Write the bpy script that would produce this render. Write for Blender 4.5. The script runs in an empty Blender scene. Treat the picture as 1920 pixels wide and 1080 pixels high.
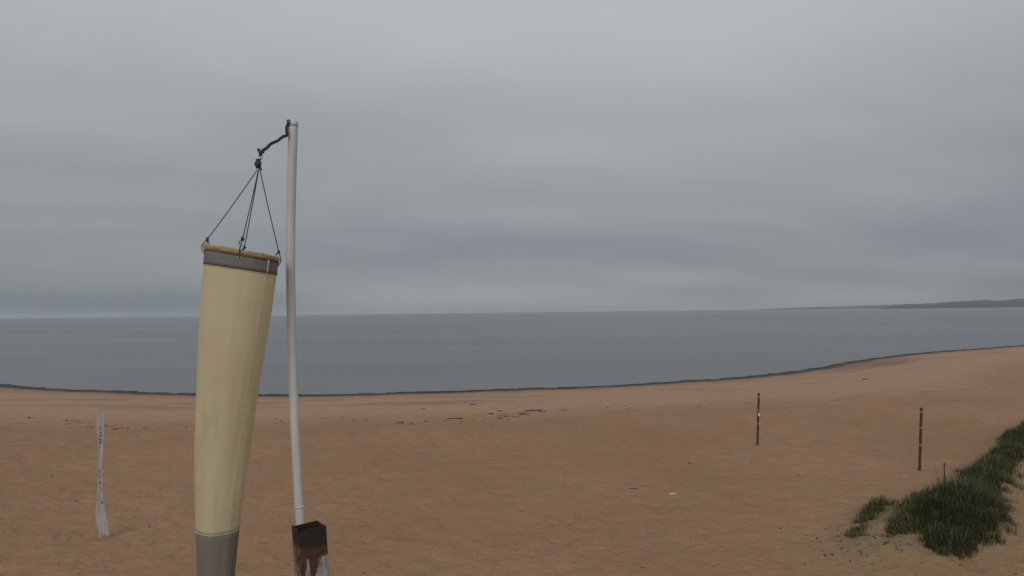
import bpy, bmesh, math, random
import numpy as np
from mathutils import Vector, Matrix

R = math.radians
scene = bpy.context.scene
col = scene.collection

# ------------------------------------------------------------------ camera
CAM_H = 6.5
cam_d = bpy.data.cameras.new('camera')
cam_d.lens = 36.0 * 1251 / 1920
cam_d.sensor_width = 36.0
cam_d.clip_start = 0.05
cam_d.clip_end = 200000
cam = bpy.data.objects.new('camera', cam_d)
col.objects.link(cam)
cam.rotation_mode = 'XYZ'
cam.matrix_world = (Matrix.Translation((0, 0, CAM_H)) @ Matrix.Rotation(R(90 + 2.06), 4, 'X')
                    @ Matrix.Rotation(R(-0.659), 4, 'Z'))
scene.camera = cam

# ------------------------------------------------------------------ render / exposure
scene.view_settings.view_transform = 'Standard'
scene.view_settings.look = 'None'
scene.view_settings.exposure = 0.12
scene.view_settings.gamma = 1.0
scene.render.engine = 'CYCLES'
scene.cycles.use_denoising = True
scene.cycles.max_bounces = 6
scene.cycles.transparent_max_bounces = 8
scene.cycles.volume_bounces = 1

# ------------------------------------------------------------------ sun (veiled, behind the camera)
SUN_EL, SUN_AZ = 27.0, 192.0          # azimuth: degrees clockwise from +Y
sd = bpy.data.lights.new('sun', 'SUN')
sd.energy = 0.9
sd.angle = R(28)
sd.color = (1.0, 0.96, 0.90)
sun = bpy.data.objects.new('sun', sd)
col.objects.link(sun)
sdir = Vector((math.sin(R(SUN_AZ)) * math.cos(R(SUN_EL)), math.cos(R(SUN_AZ)) * math.cos(R(SUN_EL)), math.sin(R(SUN_EL))))
sun.rotation_euler = sdir.to_track_quat('Z', 'Y').to_euler()

# ------------------------------------------------------------------ node helpers
class NT:
    def __init__(self, tree):
        self.t = tree
    def n(self, typ, **kw):
        nd = self.t.nodes.new(typ)
        for k, v in kw.items():
            setattr(nd, k, v)
        return nd
    def l(self, a, b):
        self.t.links.new(a, b)
    def setin(self, nd, key, v):
        if hasattr(v, 'is_linked') or hasattr(v, 'links'):
            self.l(v, nd.inputs[key])
        else:
            nd.inputs[key].default_value = v
    def math(self, op, a, b=0.0, c=0.0, clamp=False):
        nd = self.n('ShaderNodeMath', operation=op, use_clamp=clamp)
        for i, v in enumerate((a, b, c)):
            self.setin(nd, i, v)
        return nd.outputs[0]
    def noise(self, vec, scale, detail=4.0, rough=0.5, dist=0.0):
        nd = self.n('ShaderNodeTexNoise')
        if vec is not None:
            self.l(vec, nd.inputs['Vector'])
        nd.inputs['Scale'].default_value = scale
        nd.inputs['Detail'].default_value = detail
        nd.inputs['Roughness'].default_value = rough
        nd.inputs['Distortion'].default_value = dist
        return nd.outputs['Fac']
    def ramp(self, fac, stops, interp='LINEAR'):
        nd = self.n('ShaderNodeValToRGB')
        cr = nd.color_ramp
        cr.interpolation = interp
        while len(cr.elements) < len(stops):
            cr.elements.new(0.5)
        for e, (p, c) in zip(cr.elements, stops):
            e.position = p
            e.color = (c[0], c[1], c[2], 1) if hasattr(c, '__len__') else (c, c, c, 1)
        self.l(fac, nd.inputs[0])
        return nd.outputs[0]
    def mix(self, fac, a, b, mode='MIX'):
        nd = self.n('ShaderNodeMix', data_type='RGBA', blend_type=mode)
        for k, v in ((0, fac), (6, a), (7, b)):
            if hasattr(v, 'links'):
                self.l(v, nd.inputs[k])
            elif k == 0:
                nd.inputs[0].default_value = v
            else:
                nd.inputs[k].default_value = (v[0], v[1], v[2], 1)
        return nd.outputs[2]
    def mapr(self, v, a, b, c=0.0, d=1.0, smooth=True):
        nd = self.n('ShaderNodeMapRange')
        if smooth:
            nd.interpolation_type = 'SMOOTHSTEP'
        self.l(v, nd.inputs[0])
        for i, x in enumerate((a, b, c, d)):
            nd.inputs[i + 1].default_value = x
        return nd.outputs[0]
    def mapping(self, vec, scale=(1, 1, 1), rot=(0, 0, 0), loc=(0, 0, 0)):
        nd = self.n('ShaderNodeMapping')
        self.l(vec, nd.inputs[0])
        nd.inputs['Scale'].default_value = scale
        nd.inputs['Rotation'].default_value = rot
        nd.inputs['Location'].default_value = loc
        return nd.outputs[0]

HOFF = (2.12, 0.93, 1.19)
COFF = (4.77, -5.01, 0.70)
# ------------------------------------------------------------------ world: overcast sky
world = bpy.data.worlds.new('World')
scene.world = world
world.use_nodes = True
world.node_tree.nodes.clear()
w = NT(world.node_tree)
tc = w.n('ShaderNodeTexCoord').outputs['Generated']
sky = w.n('ShaderNodeTexSky', sky_type='NISHITA')
sky.sun_disc = False
sky.sun_elevation = R(SUN_EL)
sky.sun_rotation = R(SUN_AZ)
sky.air_density = 1.0
sky.dust_density = 3.0
sep = w.n('ShaderNodeSeparateXYZ')
w.l(tc, sep.inputs[0])
zc = w.math('MAXIMUM', sep.outputs[2], 0.0)
den = w.math('ADD', zc, 0.16)
comb = w.n('ShaderNodeCombineXYZ')
w.l(w.math('DIVIDE', sep.outputs[0], den), comb.inputs[0])
w.l(w.math('DIVIDE', sep.outputs[1], den), comb.inputs[1])
cp = w.mapping(comb.outputs[0], loc=COFF, rot=(0, 0, R(-12)))
n1 = w.noise(w.mapping(cp, scale=(0.55, 1.0, 1)), 0.75, 3, 0.45, 0.4)
n2 = w.noise(w.mapping(cp, scale=(0.6, 1.0, 1), loc=(7, 2, 0)), 2.0, 4, 0.5, 0.3)
dens = w.math('ADD', w.math('MULTIPLY', n1, 0.8), w.math('MULTIPLY', n2, 0.2))
# overcast deck: brightest overhead, thickest seen edge-on a few degrees up, thinner right at the horizon
prof = w.ramp(zc, [(0.0, 0.40), (0.03, 0.36), (0.085, 0.20), (0.16, 0.38), (0.25, 0.56), (0.42, 0.78), (1.0, 0.92)], 'EASE')
dens2 = w.math('ADD', prof, w.math('MULTIPLY', w.math('SUBTRACT', dens, 0.5), 0.85))
cloud = w.ramp(dens2, [(0.0, (0.160, 0.176, 0.202)), (0.25, (0.228, 0.242, 0.268)), (0.55, (0.322, 0.338, 0.346)), (0.80, (0.435, 0.452, 0.462)), (1.0, (0.49, 0.505, 0.51))])
# pale clearing right above the horizon, broken up by its own noise along the compass
hv = w.mapping(tc, scale=(1.0, 1.0, 5.0), loc=HOFF)
hn = w.noise(hv, 1.6, 2, 0.4)
clear = w.math('MULTIPLY', w.mapr(zc, 0.01, 0.07, 0.75, 0.0), w.mapr(hn, 0.36, 0.62))
cloud = w.mix(clear, cloud, (0.315, 0.328, 0.340))
bank = w.math('MULTIPLY', w.mapr(zc, 0.0, 0.08, 0.9, 0.0), w.mapr(hn, 0.36, 0.56, 1.0, 0.0))
cloud = w.mix(bank, cloud, (0.135, 0.162, 0.182))
skyc = w.mix(1.0, sky.outputs[0], (0.07, 0.07, 0.07), 'MULTIPLY')
fin = w.mix(0.93, skyc, cloud)
bg = w.n('ShaderNodeBackground')
w.l(fin, bg.inputs[0])
bg.inputs[1].default_value = 1.0
out = w.n('ShaderNodeOutputWorld')
w.l(bg.outputs[0], out.inputs[0])

# ------------------------------------------------------------------ materials
def mat(name):
    m = bpy.data.materials.new(name)
    m.use_nodes = True
    nt = NT(m.node_tree)
    b = m.node_tree.nodes['Principled BSDF']
    return m, nt, b

def simple(name, c1, c2, scale=20, rough=0.7, bump=0.0, metal=0.0, stretch=(1, 1, 1), detail=4):
    m, nt, b = mat(name)
    v = nt.mapping(nt.n('ShaderNodeTexCoord').outputs['Object'], scale=stretch)
    f = nt.noise(v, scale, detail, 0.6)
    nt.l(nt.mix(nt.mapr(f, 0.3, 0.7), c1, c2), b.inputs['Base Color'])
    b.inputs['Roughness'].default_value = rough
    b.inputs['Metallic'].default_value = metal
    if bump:
        bp = nt.n('ShaderNodeBump')
        bp.inputs['Strength'].default_value = bump
        bp.inputs['Distance'].default_value = 0.01
        nt.l(f, bp.inputs['Height'])
        nt.l(bp.outputs[0], b.inputs['Normal'])
    return m

def make_sand():
    m, nt, b = mat('sand')
    pos = nt.n('ShaderNodeNewGeometry').outputs['Position']
    at = nt.n('ShaderNodeAttribute', attribute_name='shore').outputs['Fac']      # metres inland of the water's edge
    dune = nt.n('ShaderNodeAttribute', attribute_name='dune').outputs['Fac']
    big = nt.noise(pos, 0.11, 4, 0.55)
    med = nt.noise(nt.mapping(pos, scale=(1, 1.6, 1)), 1.1, 5, 0.6)
    fine = nt.noise(pos, 9.0, 6, 0.7)
    dry = nt.mix(nt.mapr(big, 0.34, 0.66), (0.345, 0.202, 0.114), (0.395, 0.238, 0.142))
    dry = nt.mix(nt.mapr(med, 0.35, 0.7, 0.0, 0.55), dry, (0.300, 0.175, 0.102))
    swash = nt.mix(nt.mapr(med, 0.3, 0.7), (0.47, 0.295, 0.196), (0.42, 0.262, 0.172))
    wob = nt.math('ADD', at, nt.math('MULTIPLY', nt.math('SUBTRACT', nt.noise(pos, 0.22, 4, 0.6), 0.5), 7.0))
    c = nt.mix(nt.mapr(wob, 15.0, 23.0, 1.0, 0.0), dry, swash)
    # damp streaks lying along the swash zone
    stv = nt.mapping(pos, scale=(0.05, 0.32, 1), rot=(0, 0, R(-38)))
    st = nt.mapr(nt.noise(stv, 1.5, 4, 0.55), 0.54, 0.64)
    zone = nt.math('MULTIPLY', nt.mapr(at, 2.0, 5.0), nt.mapr(at, 10.0, 15.0, 1.0, 0.0))
    c = nt.mix(nt.math('MULTIPLY', nt.math('MULTIPLY', st, zone), 0.5), c, (0.22, 0.15, 0.105))
    dp = nt.mapping(pos, loc=(-46.0 * 0.7431 - 84.5 * 0.6691, 46.0 * 0.6691 - 84.5 * 0.7431, 0), rot=(0, 0, R(-42)))
    ds = nt.n('ShaderNodeSeparateXYZ')
    nt.l(dp, ds.inputs[0])
    dn = nt.math('MULTIPLY', nt.math('SUBTRACT', nt.noise(nt.mapping(dp, scale=(0.1, 0.6, 1)), 1.3, 4, 0.65), 0.5), 4.0)
    rr = nt.math('ADD', nt.math('POWER', nt.math('DIVIDE', nt.math('ABSOLUTE', ds.outputs[0]), 13.0), 2.0), nt.math('POWER', nt.math('DIVIDE', nt.math('ABSOLUTE', ds.outputs[1]), 2.6), 2.0))
    dm = nt.mapr(nt.math('ADD', rr, dn), 0.2, 1.3, 0.55, 0.0)
    c = nt.mix(dm, c, (0.19, 0.115, 0.08))
    # tide line of fine dark litter
    tl = nt.math('MULTIPLY', nt.mapr(wob, 19.3, 19.6), nt.mapr(wob, 19.6, 20.1, 1.0, 0.0))
    c = nt.mix(nt.math('MULTIPLY', tl, nt.mapr(med, 0.45, 0.6, 0.0, 0.45)), c, (0.15, 0.10, 0.07))
    # soaked sand at the water's edge
    edge = nt.math('ADD', at, nt.math('MULTIPLY', nt.math('SUBTRACT', nt.noise(pos, 0.9, 3, 0.6), 0.5), 1.2))
    wet = nt.mapr(edge, 1.5, 2.4, 1.0, 0.0)
    damp = nt.mapr(edge, 2.0, 5.5, 0.5, 0.0)
    c = nt.mix(damp, c, (0.25, 0.165, 0.12))
    c = nt.mix(wet, c, (0.075, 0.052, 0.042))
    c = nt.mix(nt.math('MULTIPLY', dune, 0.85), c, (0.265, 0.195, 0.105))
    # grains and crumbs of shell and bark
    spk = nt.mapr(nt.noise(pos, 6.5, 2, 0.5), 0.66, 0.74)
    pal = nt.mapr(nt.noise(nt.mapping(pos, loc=(40, 9, 3)), 7.5, 2, 0.5), 0.66, 0.74)
    c = nt.mix(nt.math('MULTIPLY', pal, 0.35), c, (0.52, 0.36, 0.24))
    c = nt.mix(nt.math('MULTIPLY', spk, 0.6), c, (0.12, 0.08, 0.055))
    c = nt.mix(0.22, c, nt.ramp(fine, [(0.3, 0.16), (0.7, 0.5)]), 'OVERLAY')
    nt.l(c, b.inputs['Base Color'])
    nt.l(nt.mapr(wet, 0.0, 1.0, 0.95, 0.65, False), b.inputs['Roughness'])
    b.inputs['Specular IOR Level'].default_value = 0.25
    bp = nt.n('ShaderNodeBump')
    bp.inputs['Strength'].default_value = 1.0
    bp.inputs['Distance'].default_value = 0.09
    h = nt.math('ADD', nt.math('MULTIPLY', nt.noise(nt.mapping(pos, scale=(0.8, 1.3, 1)), 3.2, 4, 0.6), 1.0), nt.math('ADD', nt.math('MULTIPLY', fine, 0.3), nt.math('MULTIPLY', nt.noise(pos, 6.5, 3, 0.5), 0.5)))
    nt.l(h, bp.inputs['Height'])
    nt.l(bp.outputs[0], b.inputs['Normal'])
    return m

def make_water():
    m, nt, b = mat('water')
    pos = nt.n('ShaderNodeNewGeometry').outputs['Position']
    big = nt.noise(nt.mapping(pos, scale=(0.006, 0.022, 1), rot=(0, 0, R(8))), 1.0, 4, 0.55)
    nt.l(nt.mix(big, (0.094, 0.098, 0.106), (0.104, 0.108, 0.115)), b.inputs['Base Color'])
    nt.l(nt.mapr(big, 0.35, 0.65, 0.22, 0.27), b.inputs['Roughness'])
    b.inputs['IOR'].default_value = 1.33
    h = nt.math('ADD', nt.noise(nt.mapping(pos, scale=(0.5, 1.0, 1), rot=(0, 0, R(12))), 1.6, 4, 0.6),
                nt.math('MULTIPLY', nt.noise(nt.mapping(pos, scale=(0.05, 0.2, 1)), 1.0, 3, 0.5), 0.7))
    bp = nt.n('ShaderNodeBump')
    bp.inputs['Strength'].default_value = 0.30
    bp.inputs['Distance'].default_value = 0.10
    nt.l(h, bp.inputs['Height'])
    nt.l(bp.outputs[0], b.inputs['Normal'])
    return m

def fabric(name, c1, c2, trans=0.4):
    m, nt, b = mat(name)
    tcv = nt.n('ShaderNodeTexCoord').outputs['Object']
    f = nt.noise(tcv, 3.0, 4, 0.6)
    weave = nt.noise(tcv, 220.0, 2, 0.5)
    c = nt.mix(nt.mapr(f, 0.3, 0.7), c1, c2)
    blot = nt.mapr(nt.noise(nt.mapping(tcv, scale=(1, 1, 0.45)), 5.5, 5, 0.62), 0.55, 0.75, 0.0, 0.22)
    c = nt.mix(blot, c, (0.42, 0.35, 0.24))
    nt.l(c, b.inputs['Base Color'])
    b.inputs['Roughness'].default_value = 0.85
    b.inputs['Specular IOR Level'].default_value = 0.2
    tr = nt.n('ShaderNodeBsdfTranslucent')
    nt.l(c, tr.inputs[0])
    mx = nt.n('ShaderNodeMixShader')
    mx.inputs[0].default_value = trans
    nt.l(b.outputs[0], mx.inputs[1])
    nt.l(tr.outputs[0], mx.inputs[2])
    nt.l(mx.outputs[0], m.node_tree.nodes['Material Output'].inputs[0])
    bp = nt.n('ShaderNodeBump')
    bp.inputs['Strength'].default_value = 0.25
    bp.inputs['Distance'].default_value = 0.004
    nt.l(nt.math('ADD', weave, nt.math('MULTIPLY', f, 2.0)), bp.inputs['Height'])
    nt.l(bp.outputs[0], b.inputs['Normal'])
    nt.l(bp.outputs[0], tr.inputs['Normal'])
    return m

def make_rust_paint():
    """box tube: bare rust round the cut end, flaking pale paint further down"""
    m, nt, b = mat('rusted_paint')
    tcn = nt.n('ShaderNodeTexCoord').outputs['Object']
    sp = nt.n('ShaderNodeSeparateXYZ')
    nt.l(tcn, sp.inputs[0])
    rn = nt.noise(tcn, 14.0, 6, 0.65)
    rust = nt.ramp(rn, [(0.25, (0.022, 0.011, 0.009)), (0.5, (0.060, 0.024, 0.014)), (0.75, (0.135, 0.055, 0.025))])
    topn = nt.noise(tcn, 7.0, 4, 0.6)
    dep = nt.math('ADD', nt.math('MULTIPLY', sp.outputs[2], -1.0), nt.math('MULTIPLY', nt.math('SUBTRACT', topn, 0.5), 0.10))
    dark = nt.mapr(dep, 0.075, 0.105, 1.0, 0.0)
    side = nt.math('MULTIPLY', nt.mapr(sp.outputs[0], -0.0735, -0.072, 1.0, 0.0), nt.mapr(rn, 0.35, 0.6))
    rust = nt.mix(nt.math('MULTIPLY', side, 0.8), rust, (0.17, 0.125, 0.095))
    rust = nt.mix(dark, rust, (0.018, 0.011, 0.010))
    paint = nt.mix(nt.noise(tcn, 30, 4, 0.6), (0.34, 0.36, 0.36), (0.22, 0.225, 0.215))
    paint = nt.mix(nt.mapr(nt.noise(nt.mapping(tcn, scale=(1, 1, 0.25)), 40, 5, 0.7), 0.5, 0.7, 0.0, 0.7), paint, (0.15, 0.085, 0.05))
    run = nt.noise(nt.mapping(tcn, scale=(9, 9, 1.2)), 1.6, 5, 0.65)
    pm = nt.mapr(nt.math('ADD', nt.math('ADD', run, nt.math('MULTIPLY', dep, 0.9)), nt.math('MULTIPLY', sp.outputs[0], 2.0)), 0.60, 0.70)
    pm = nt.math('MULTIPLY', pm, nt.mapr(dep, 0.13, 0.15))
    c = nt.mix(pm, rust, paint)
    nt.l(c, b.inputs['Base Color'])
    nt.l(nt.mapr(pm, 0, 1, 0.9, 0.5, False), b.inputs['Roughness'])
    bp = nt.n('ShaderNodeBump')
    bp.inputs['Strength'].default_value = 0.6
    bp.inputs['Distance'].default_value = 0.006
    nt.l(nt.math('ADD', rn, nt.math('MULTIPLY', pm, 0.6)), bp.inputs['Height'])
    nt.l(bp.outputs[0], b.inputs['Normal'])
    return m

def make_grass():
    m, nt, b = mat('dune_grass')
    oi = nt.n('ShaderNodeAttribute', attribute_name='tint').outputs['Fac']
    c = nt.ramp(oi, [(0.0, (0.026, 0.034, 0.013)), (0.5, (0.056, 0.068, 0.026)), (0.75, (0.105, 0.105, 0.046)), (1.0, (0.22, 0.175, 0.095))])
    nt.l(c, b.inputs['Base Color'])
    b.inputs['Roughness'].default_value = 0.7
    b.inputs['Specular IOR Level'].default_value = 0.2
    return m

M = {}
M['sand'] = make_sand()
M['water'] = make_water()
M['cream'] = fabric('cream_nylon', (0.84, 0.785, 0.615), (0.80, 0.735, 0.53), 0.56)
M['greyfab'] = fabric('grey_nylon', (0.30, 0.305, 0.30), (0.25, 0.255, 0.25), 0.4)
M['tail'] = fabric('tail_nylon', (0.36, 0.335, 0.29), (0.31, 0.285, 0.245), 0.5)
M['hem'] = simple('tan_hem', (0.42, 0.29, 0.14), (0.27, 0.175, 0.085), 35, 0.85, 0.4)
M['stitch'] = simple('seam_thread', (0.50, 0.42, 0.25), (0.42, 0.34, 0.19), 60, 0.9)
M['piping'] = simple('dark_piping', (0.09, 0.065, 0.045), (0.05, 0.04, 0.03), 60, 0.9)
M['cord'] = simple('dark_cord', (0.020, 0.026, 0.032), (0.045, 0.052, 0.060), 150, 0.8, 0.3)
M['metal'] = simple('grommet_metal', (0.62, 0.62, 0.60), (0.45, 0.45, 0.44), 80, 0.35, 0.0, 0.8)
M['pvc'] = simple('painted_pipe', (0.56, 0.57, 0.57), (0.47, 0.48, 0.48), 6, 0.6, 0.05, 0.0, (1, 1, 0.3))
M['rustpaint'] = make_rust_paint()
M['rust'] = simple('bare_rust', (0.035, 0.018, 0.014), (0.10, 0.045, 0.026), 25, 0.95, 0.5)
M['postwood'] = simple('brown_post_paint', (0.040, 0.018, 0.013), (0.085, 0.036, 0.022), 9, 0.7, 0.2)
M['paleband'] = simple('pale_tape', (0.34, 0.28, 0.24), (0.24, 0.18, 0.15), 30, 0.7)
M['whiteband'] = simple('white_plate', (0.78, 0.75, 0.70), (0.66, 0.62, 0.58), 30, 0.6)
M['flag'] = fabric('white_flag_cloth', (0.62, 0.60, 0.62), (0.52, 0.51, 0.54), 0.45)
M['flagdark'] = simple('flag_print', (0.03, 0.03, 0.045), (0.05, 0.045, 0.06), 40, 0.9)
M['flagpole'] = simple('flag_pole_fibre', (0.45, 0.45, 0.47), (0.36, 0.36, 0.38), 10, 0.5)
M['drift'] = simple('driftwood_dark', (0.040, 0.027, 0.020), (0.095, 0.066, 0.048), 12, 0.95, 0.5, 0, (1, 6, 6))
M['driftpale'] = simple('driftwood_pale', (0.62, 0.56, 0.50), (0.50, 0.44, 0.38), 12, 0.9, 0.4, 0, (1, 6, 6))
M['driftgrey'] = simple('driftwood_grey', (0.34, 0.29, 0.25), (0.22, 0.18, 0.15), 12, 0.95, 0.4, 0, (1, 6, 6))
M['weed'] = simple('wet_seaweed', (0.018, 0.016, 0.013), (0.050, 0.042, 0.030), 4, 0.6, 0.6)
M['twig'] = simple('twig_litter', (0.045, 0.032, 0.022), (0.11, 0.080, 0.055), 5, 0.95)
M['grass'] = make_grass()
M['forest'] = simple('wooded_slope', (0.022, 0.032, 0.026), (0.045, 0.054, 0.040), 0.02, 0.95, 0.0, 0, (1, 1, 1), 8)
M['farsand'] = simple('far_beach_sand', (0.42, 0.33, 0.24), (0.36, 0.28, 0.2), 0.02, 0.95)

# ------------------------------------------------------------------ object helpers
def tag(o, label=None, cat=None, group=None, kind=None):
    if label: o['label'] = label
    if cat: o['category'] = cat
    if group: o['group'] = group
    if kind: o['kind'] = kind
    return o

def empty(name, loc, rot=(0, 0, 0)):
    o = bpy.data.objects.new(name, None)
    col.objects.link(o)
    o.location = loc
    o.rotation_euler = rot
    o.empty_display_size = 0.1
    return o

def from_bm(name, bm, m, parent=None, smooth=True, loc=None):
    me = bpy.data.meshes.new(name)
    bmesh.ops.recalc_face_normals(bm, faces=bm.faces)
    bm.to_mesh(me)
    bm.free()
    return from_mesh(name, me, m, parent, smooth, loc)

def from_mesh(name, me, m, parent=None, smooth=True, loc=None):
    if m: me.materials.append(m)
    if smooth:
        me.polygons.foreach_set('use_smooth', [True] * len(me.polygons))
    o = bpy.data.objects.new(name, me)
    col.objects.link(o)
    if parent: o.parent = parent
    if loc is not None: o.location = loc
    return o

def tube(bm, pts, rad, seg=8, cap=True, twist=None):
    """swept tube through pts; rad a number or a list"""
    pts = [Vector(p) for p in pts]
    rings = []
    prev = None
    for i, p in enumerate(pts):
        d = (pts[min(i + 1, len(pts) - 1)] - pts[max(i - 1, 0)]).normalized()
        if prev is None:
            a = d.cross(Vector((0, 0, 1)))
            if a.length < 0.1: a = d.cross(Vector((0, 1, 0)))
            a.normalize()
        else:
            a = (prev - d * prev.dot(d)).normalized()
        prev = a
        b = d.cross(a)
        r = rad[i] if hasattr(rad, '__len__') else rad
        rings.append([bm.verts.new(p + (a * math.cos(t) + b * math.sin(t)) * r) for t in [2 * math.pi * k / seg for k in range(seg)]])
    for r0, r1 in zip(rings[:-1], rings[1:]):
        for k in range(seg):
            bm.faces.new((r0[k], r0[(k + 1) % seg], r1[(k + 1) % seg], r1[k]))
    if cap:
        bm.faces.new(rings[0][::-1])
        bm.faces.new(rings[-1])
    return rings

def lump(bm, c, s, seed=0, sub=2, amp=0.25):
    rnd = random.Random(seed)
    r = bmesh.ops.create_icosphere(bm, subdivisions=sub, radius=1.0)
    ph = [rnd.uniform(0, 6.28) for _ in range(6)]
    for v in r['verts']:
        n = v.co.copy()
        k = 1 + amp * (math.sin(3 * n.x + ph[0]) * math.sin(4 * n.y + ph[1]) + 0.6 * math.sin(6 * n.z + ph[2]) * math.sin(5 * n.x + ph[3]))
        v.co = Vector((n.x * s[0] * k + c[0], n.y * s[1] * k + c[1], n.z * s[2] * k + c[2]))

# smooth value noise in numpy
def vnoise(x, y, seed=0):
    xi = np.floor(x).astype(np.int64); yi = np.floor(y).astype(np.int64)
    xf = x - xi; yf = y - yi
    u = xf * xf * xf * (xf * (xf * 6 - 15) + 10); v = yf * yf * yf * (yf * (yf * 6 - 15) + 10)
    def hsh(a, b):
        h = (a * 374761393 + b * 668265263 + seed * 974711) & 0x7fffffff
        h = ((h ^ (h >> 13)) * 1274126177) & 0x7fffffff
        return ((h ^ (h >> 16)) & 0xffff) / 65535.0
    a = hsh(xi, yi); b = hsh(xi + 1, yi); c = hsh(xi, yi + 1); d = hsh(xi + 1, yi + 1)
    return (a * (1 - u) + b * u) * (1 - v) + (c * (1 - u) + d * u) * v - 0.5

def sstep(a, b, x):
    t = np.clip((x - a) / (b - a), 0, 1)
    return t * t * (3 - 2 * t)

# ------------------------------------------------------------------ terrain
SEA_Z = -0.70
SX = np.array([-900, -250, -120, -80, -55, -43.1, -33, -22.2, -15, -7.9, -0.1, 7.1, 18.3, 25, 33.7, 46.3, 60.8, 74.9, 94.2, 130, 250, 900.])
SY = np.array([330, 140, 100, 82, 71.9, 66.7, 62.7, 60.5, 60.2, 61.1, 62.5, 64.4, 68.1, 71.8, 78.5, 91, 103.3, 112.1, 123.9, 143, 205, 520.])
def shore_y(x):
    k = 0
    for dx in (-3, -1.5, 0, 1.5, 3):
        k = k + np.interp(x + dx, SX, SY)
    k = k / 5
    return k + 1.0 * vnoise(x / 9, x * 0, 3) + 0.5 * vnoise(x / 2.5, x * 0, 4)
def inland(x, y):
    s = (np.interp(x + 4, SX, SY) - np.interp(x - 4, SX, SY)) / 8
    return (shore_y(x) - y) / np.sqrt(1 + s * s)

# dune mounds: centre x, y, long radius, short radius, angle, height
DUNES = [(12.9, 19.8, 2.4, 1.6, 47, 0.60), (11.2, 20.0, 1.8, 0.9, 48, 0.40), (10.3, 18.0, 1.7, 1.2, 30, 0.30),
         (17.8, 25.2, 4.0, 1.0, 47, 0.25), (23.5, 31.0, 5.0, 1.2, 47, 0.30)]
def dune_h(x, y):
    h = 0
    m = 0
    for cx, cy, a, b, ang, ht in DUNES:
        ca, sa = math.cos(R(ang)), math.sin(R(ang))
        u = ((x - cx) * ca + (y - cy) * sa) / a
        v = (-(x - cx) * sa + (y - cy) * ca) / b
        g = np.exp(-(u * u + v * v) ** 1.3)
        h = np.maximum(h, g * ht)
        m = np.maximum(m, np.clip(np.exp(-(u * u + v * v) * 0.7) * 1.3, 0, 1))
    return h, m
def ground(x, y):
    d = inland(x, y)
    z = np.where(d < 0, SEA_Z + np.maximum(d * 0.07, -2.2), 0)
    rise = SEA_Z + 0.04 * sstep(-0.05, 0.35, d) + 0.46 * sstep(0, 17, d) + 0.20 * sstep(6, 24, d)
    z = np.where(d >= 0, rise, z)
    dry = sstep(3, 22, d)
    z = z + 0.10 * dry * vnoise(x / 7, y / 6, 11)
    z = z + dry * (0.07 * vnoise(x / 1.3, y / 1.1, 12) + 0.085 * vnoise(x / 0.6, y / 0.5, 13) + 0.05 * vnoise(x / 0.30, y / 0.26, 14))
    # footprints and scuffs: shallow dints where two noises agree
    dint = np.clip(vnoise(x / 0.42, y / 0.38, 21) + vnoise(x / 2.8, y / 2.4, 22) - 0.30, 0, 1)
    z = z - dry * 0.20 * dint
    # low ridge thrown up along the old tide line
    z = z + 0.05 * np.exp(-((d - 19.4 - 2.0 * vnoise(x / 6, y * 0, 31)) / 0.45) ** 2)
    dh, dm = dune_h(x, y)
    return z + dh * (1 + 0.35 * vnoise(x / 0.8, y / 0.8, 41))
def gz(x, y):
    return float(ground(np.array([float(x)]), np.array([float(y)]))[0])

ty = [-60, -45, -30, -20, -10, -4, 0, 3, 6, 8]
yy = 10.0
while yy < 150:
    ty.append(yy); yy += max(0.075, 0.0055 * yy)
while yy < 700:
    ty.append(yy); yy *= 1.06
ty = np.array(ty)
tt = np.concatenate([np.linspace(-6, -1.1, 30)[:-1], np.linspace(-1.1, -0.85, 14)[:-1], np.linspace(-0.85, 0.85, 480), np.linspace(0.85, 1.1, 14)[1:], np.linspace(1.1, 6, 30)[1:]])
TY, TT = np.meshgrid(ty, tt, indexing='ij')
TX = TT * np.maximum(TY + 3, 12)
TZ = ground(TX, TY)
# footprints: a few walked lines plus loose scuffs
frng = random.Random(12)
prints = []
for k in range(26):
    x0, y0 = frng.uniform(-26, 26), frng.uniform(14, 48)
    hd = frng.choice([frng.uniform(-0.5, 0.5), frng.uniform(-0.5, 0.5) + 1.57, frng.uniform(0, 6.28)])
    for q in range(frng.randint(14, 46)):
        x0 += 0.68 * math.cos(hd); y0 += 0.68 * math.sin(hd); hd += frng.gauss(0, 0.05)
        sd_ = 0.11 if q % 2 else -0.11
        prints.append((x0 - sd_ * math.sin(hd), y0 + sd_ * math.cos(hd), frng.uniform(0.09, 0.14), frng.uniform(0.035, 0.065)))
for k in range(1700):
    yq = 14 + 34 * frng.random() ** 1.2
    prints.append((frng.uniform(-0.85, 0.85) * yq, yq, frng.uniform(0.06, 0.16), frng.uniform(0.02, 0.06)))
for px_, py_, rd_, dp_ in prints:
    if not 12 < py_ < 52: continue
    i0, i1 = np.searchsorted(ty, [py_ - 0.45, py_ + 0.45])
    j0, j1 = np.searchsorted(tt, [(px_ - 0.5) / (py_ + 3), (px_ + 0.5) / (py_ + 3)])
    sl_ = np.s_[i0:i1, max(j0 - 1, 0):j1 + 1]
    r2 = ((TX[sl_] - px_) ** 2 + (TY[sl_] - py_) ** 2) / rd_ ** 2
    TZ[sl_] += -dp_ * np.exp(-r2) + 0.35 * dp_ * np.exp(-(np.sqrt(r2) - 1.7) ** 2 * 3)
nr, nc = TX.shape
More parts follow.
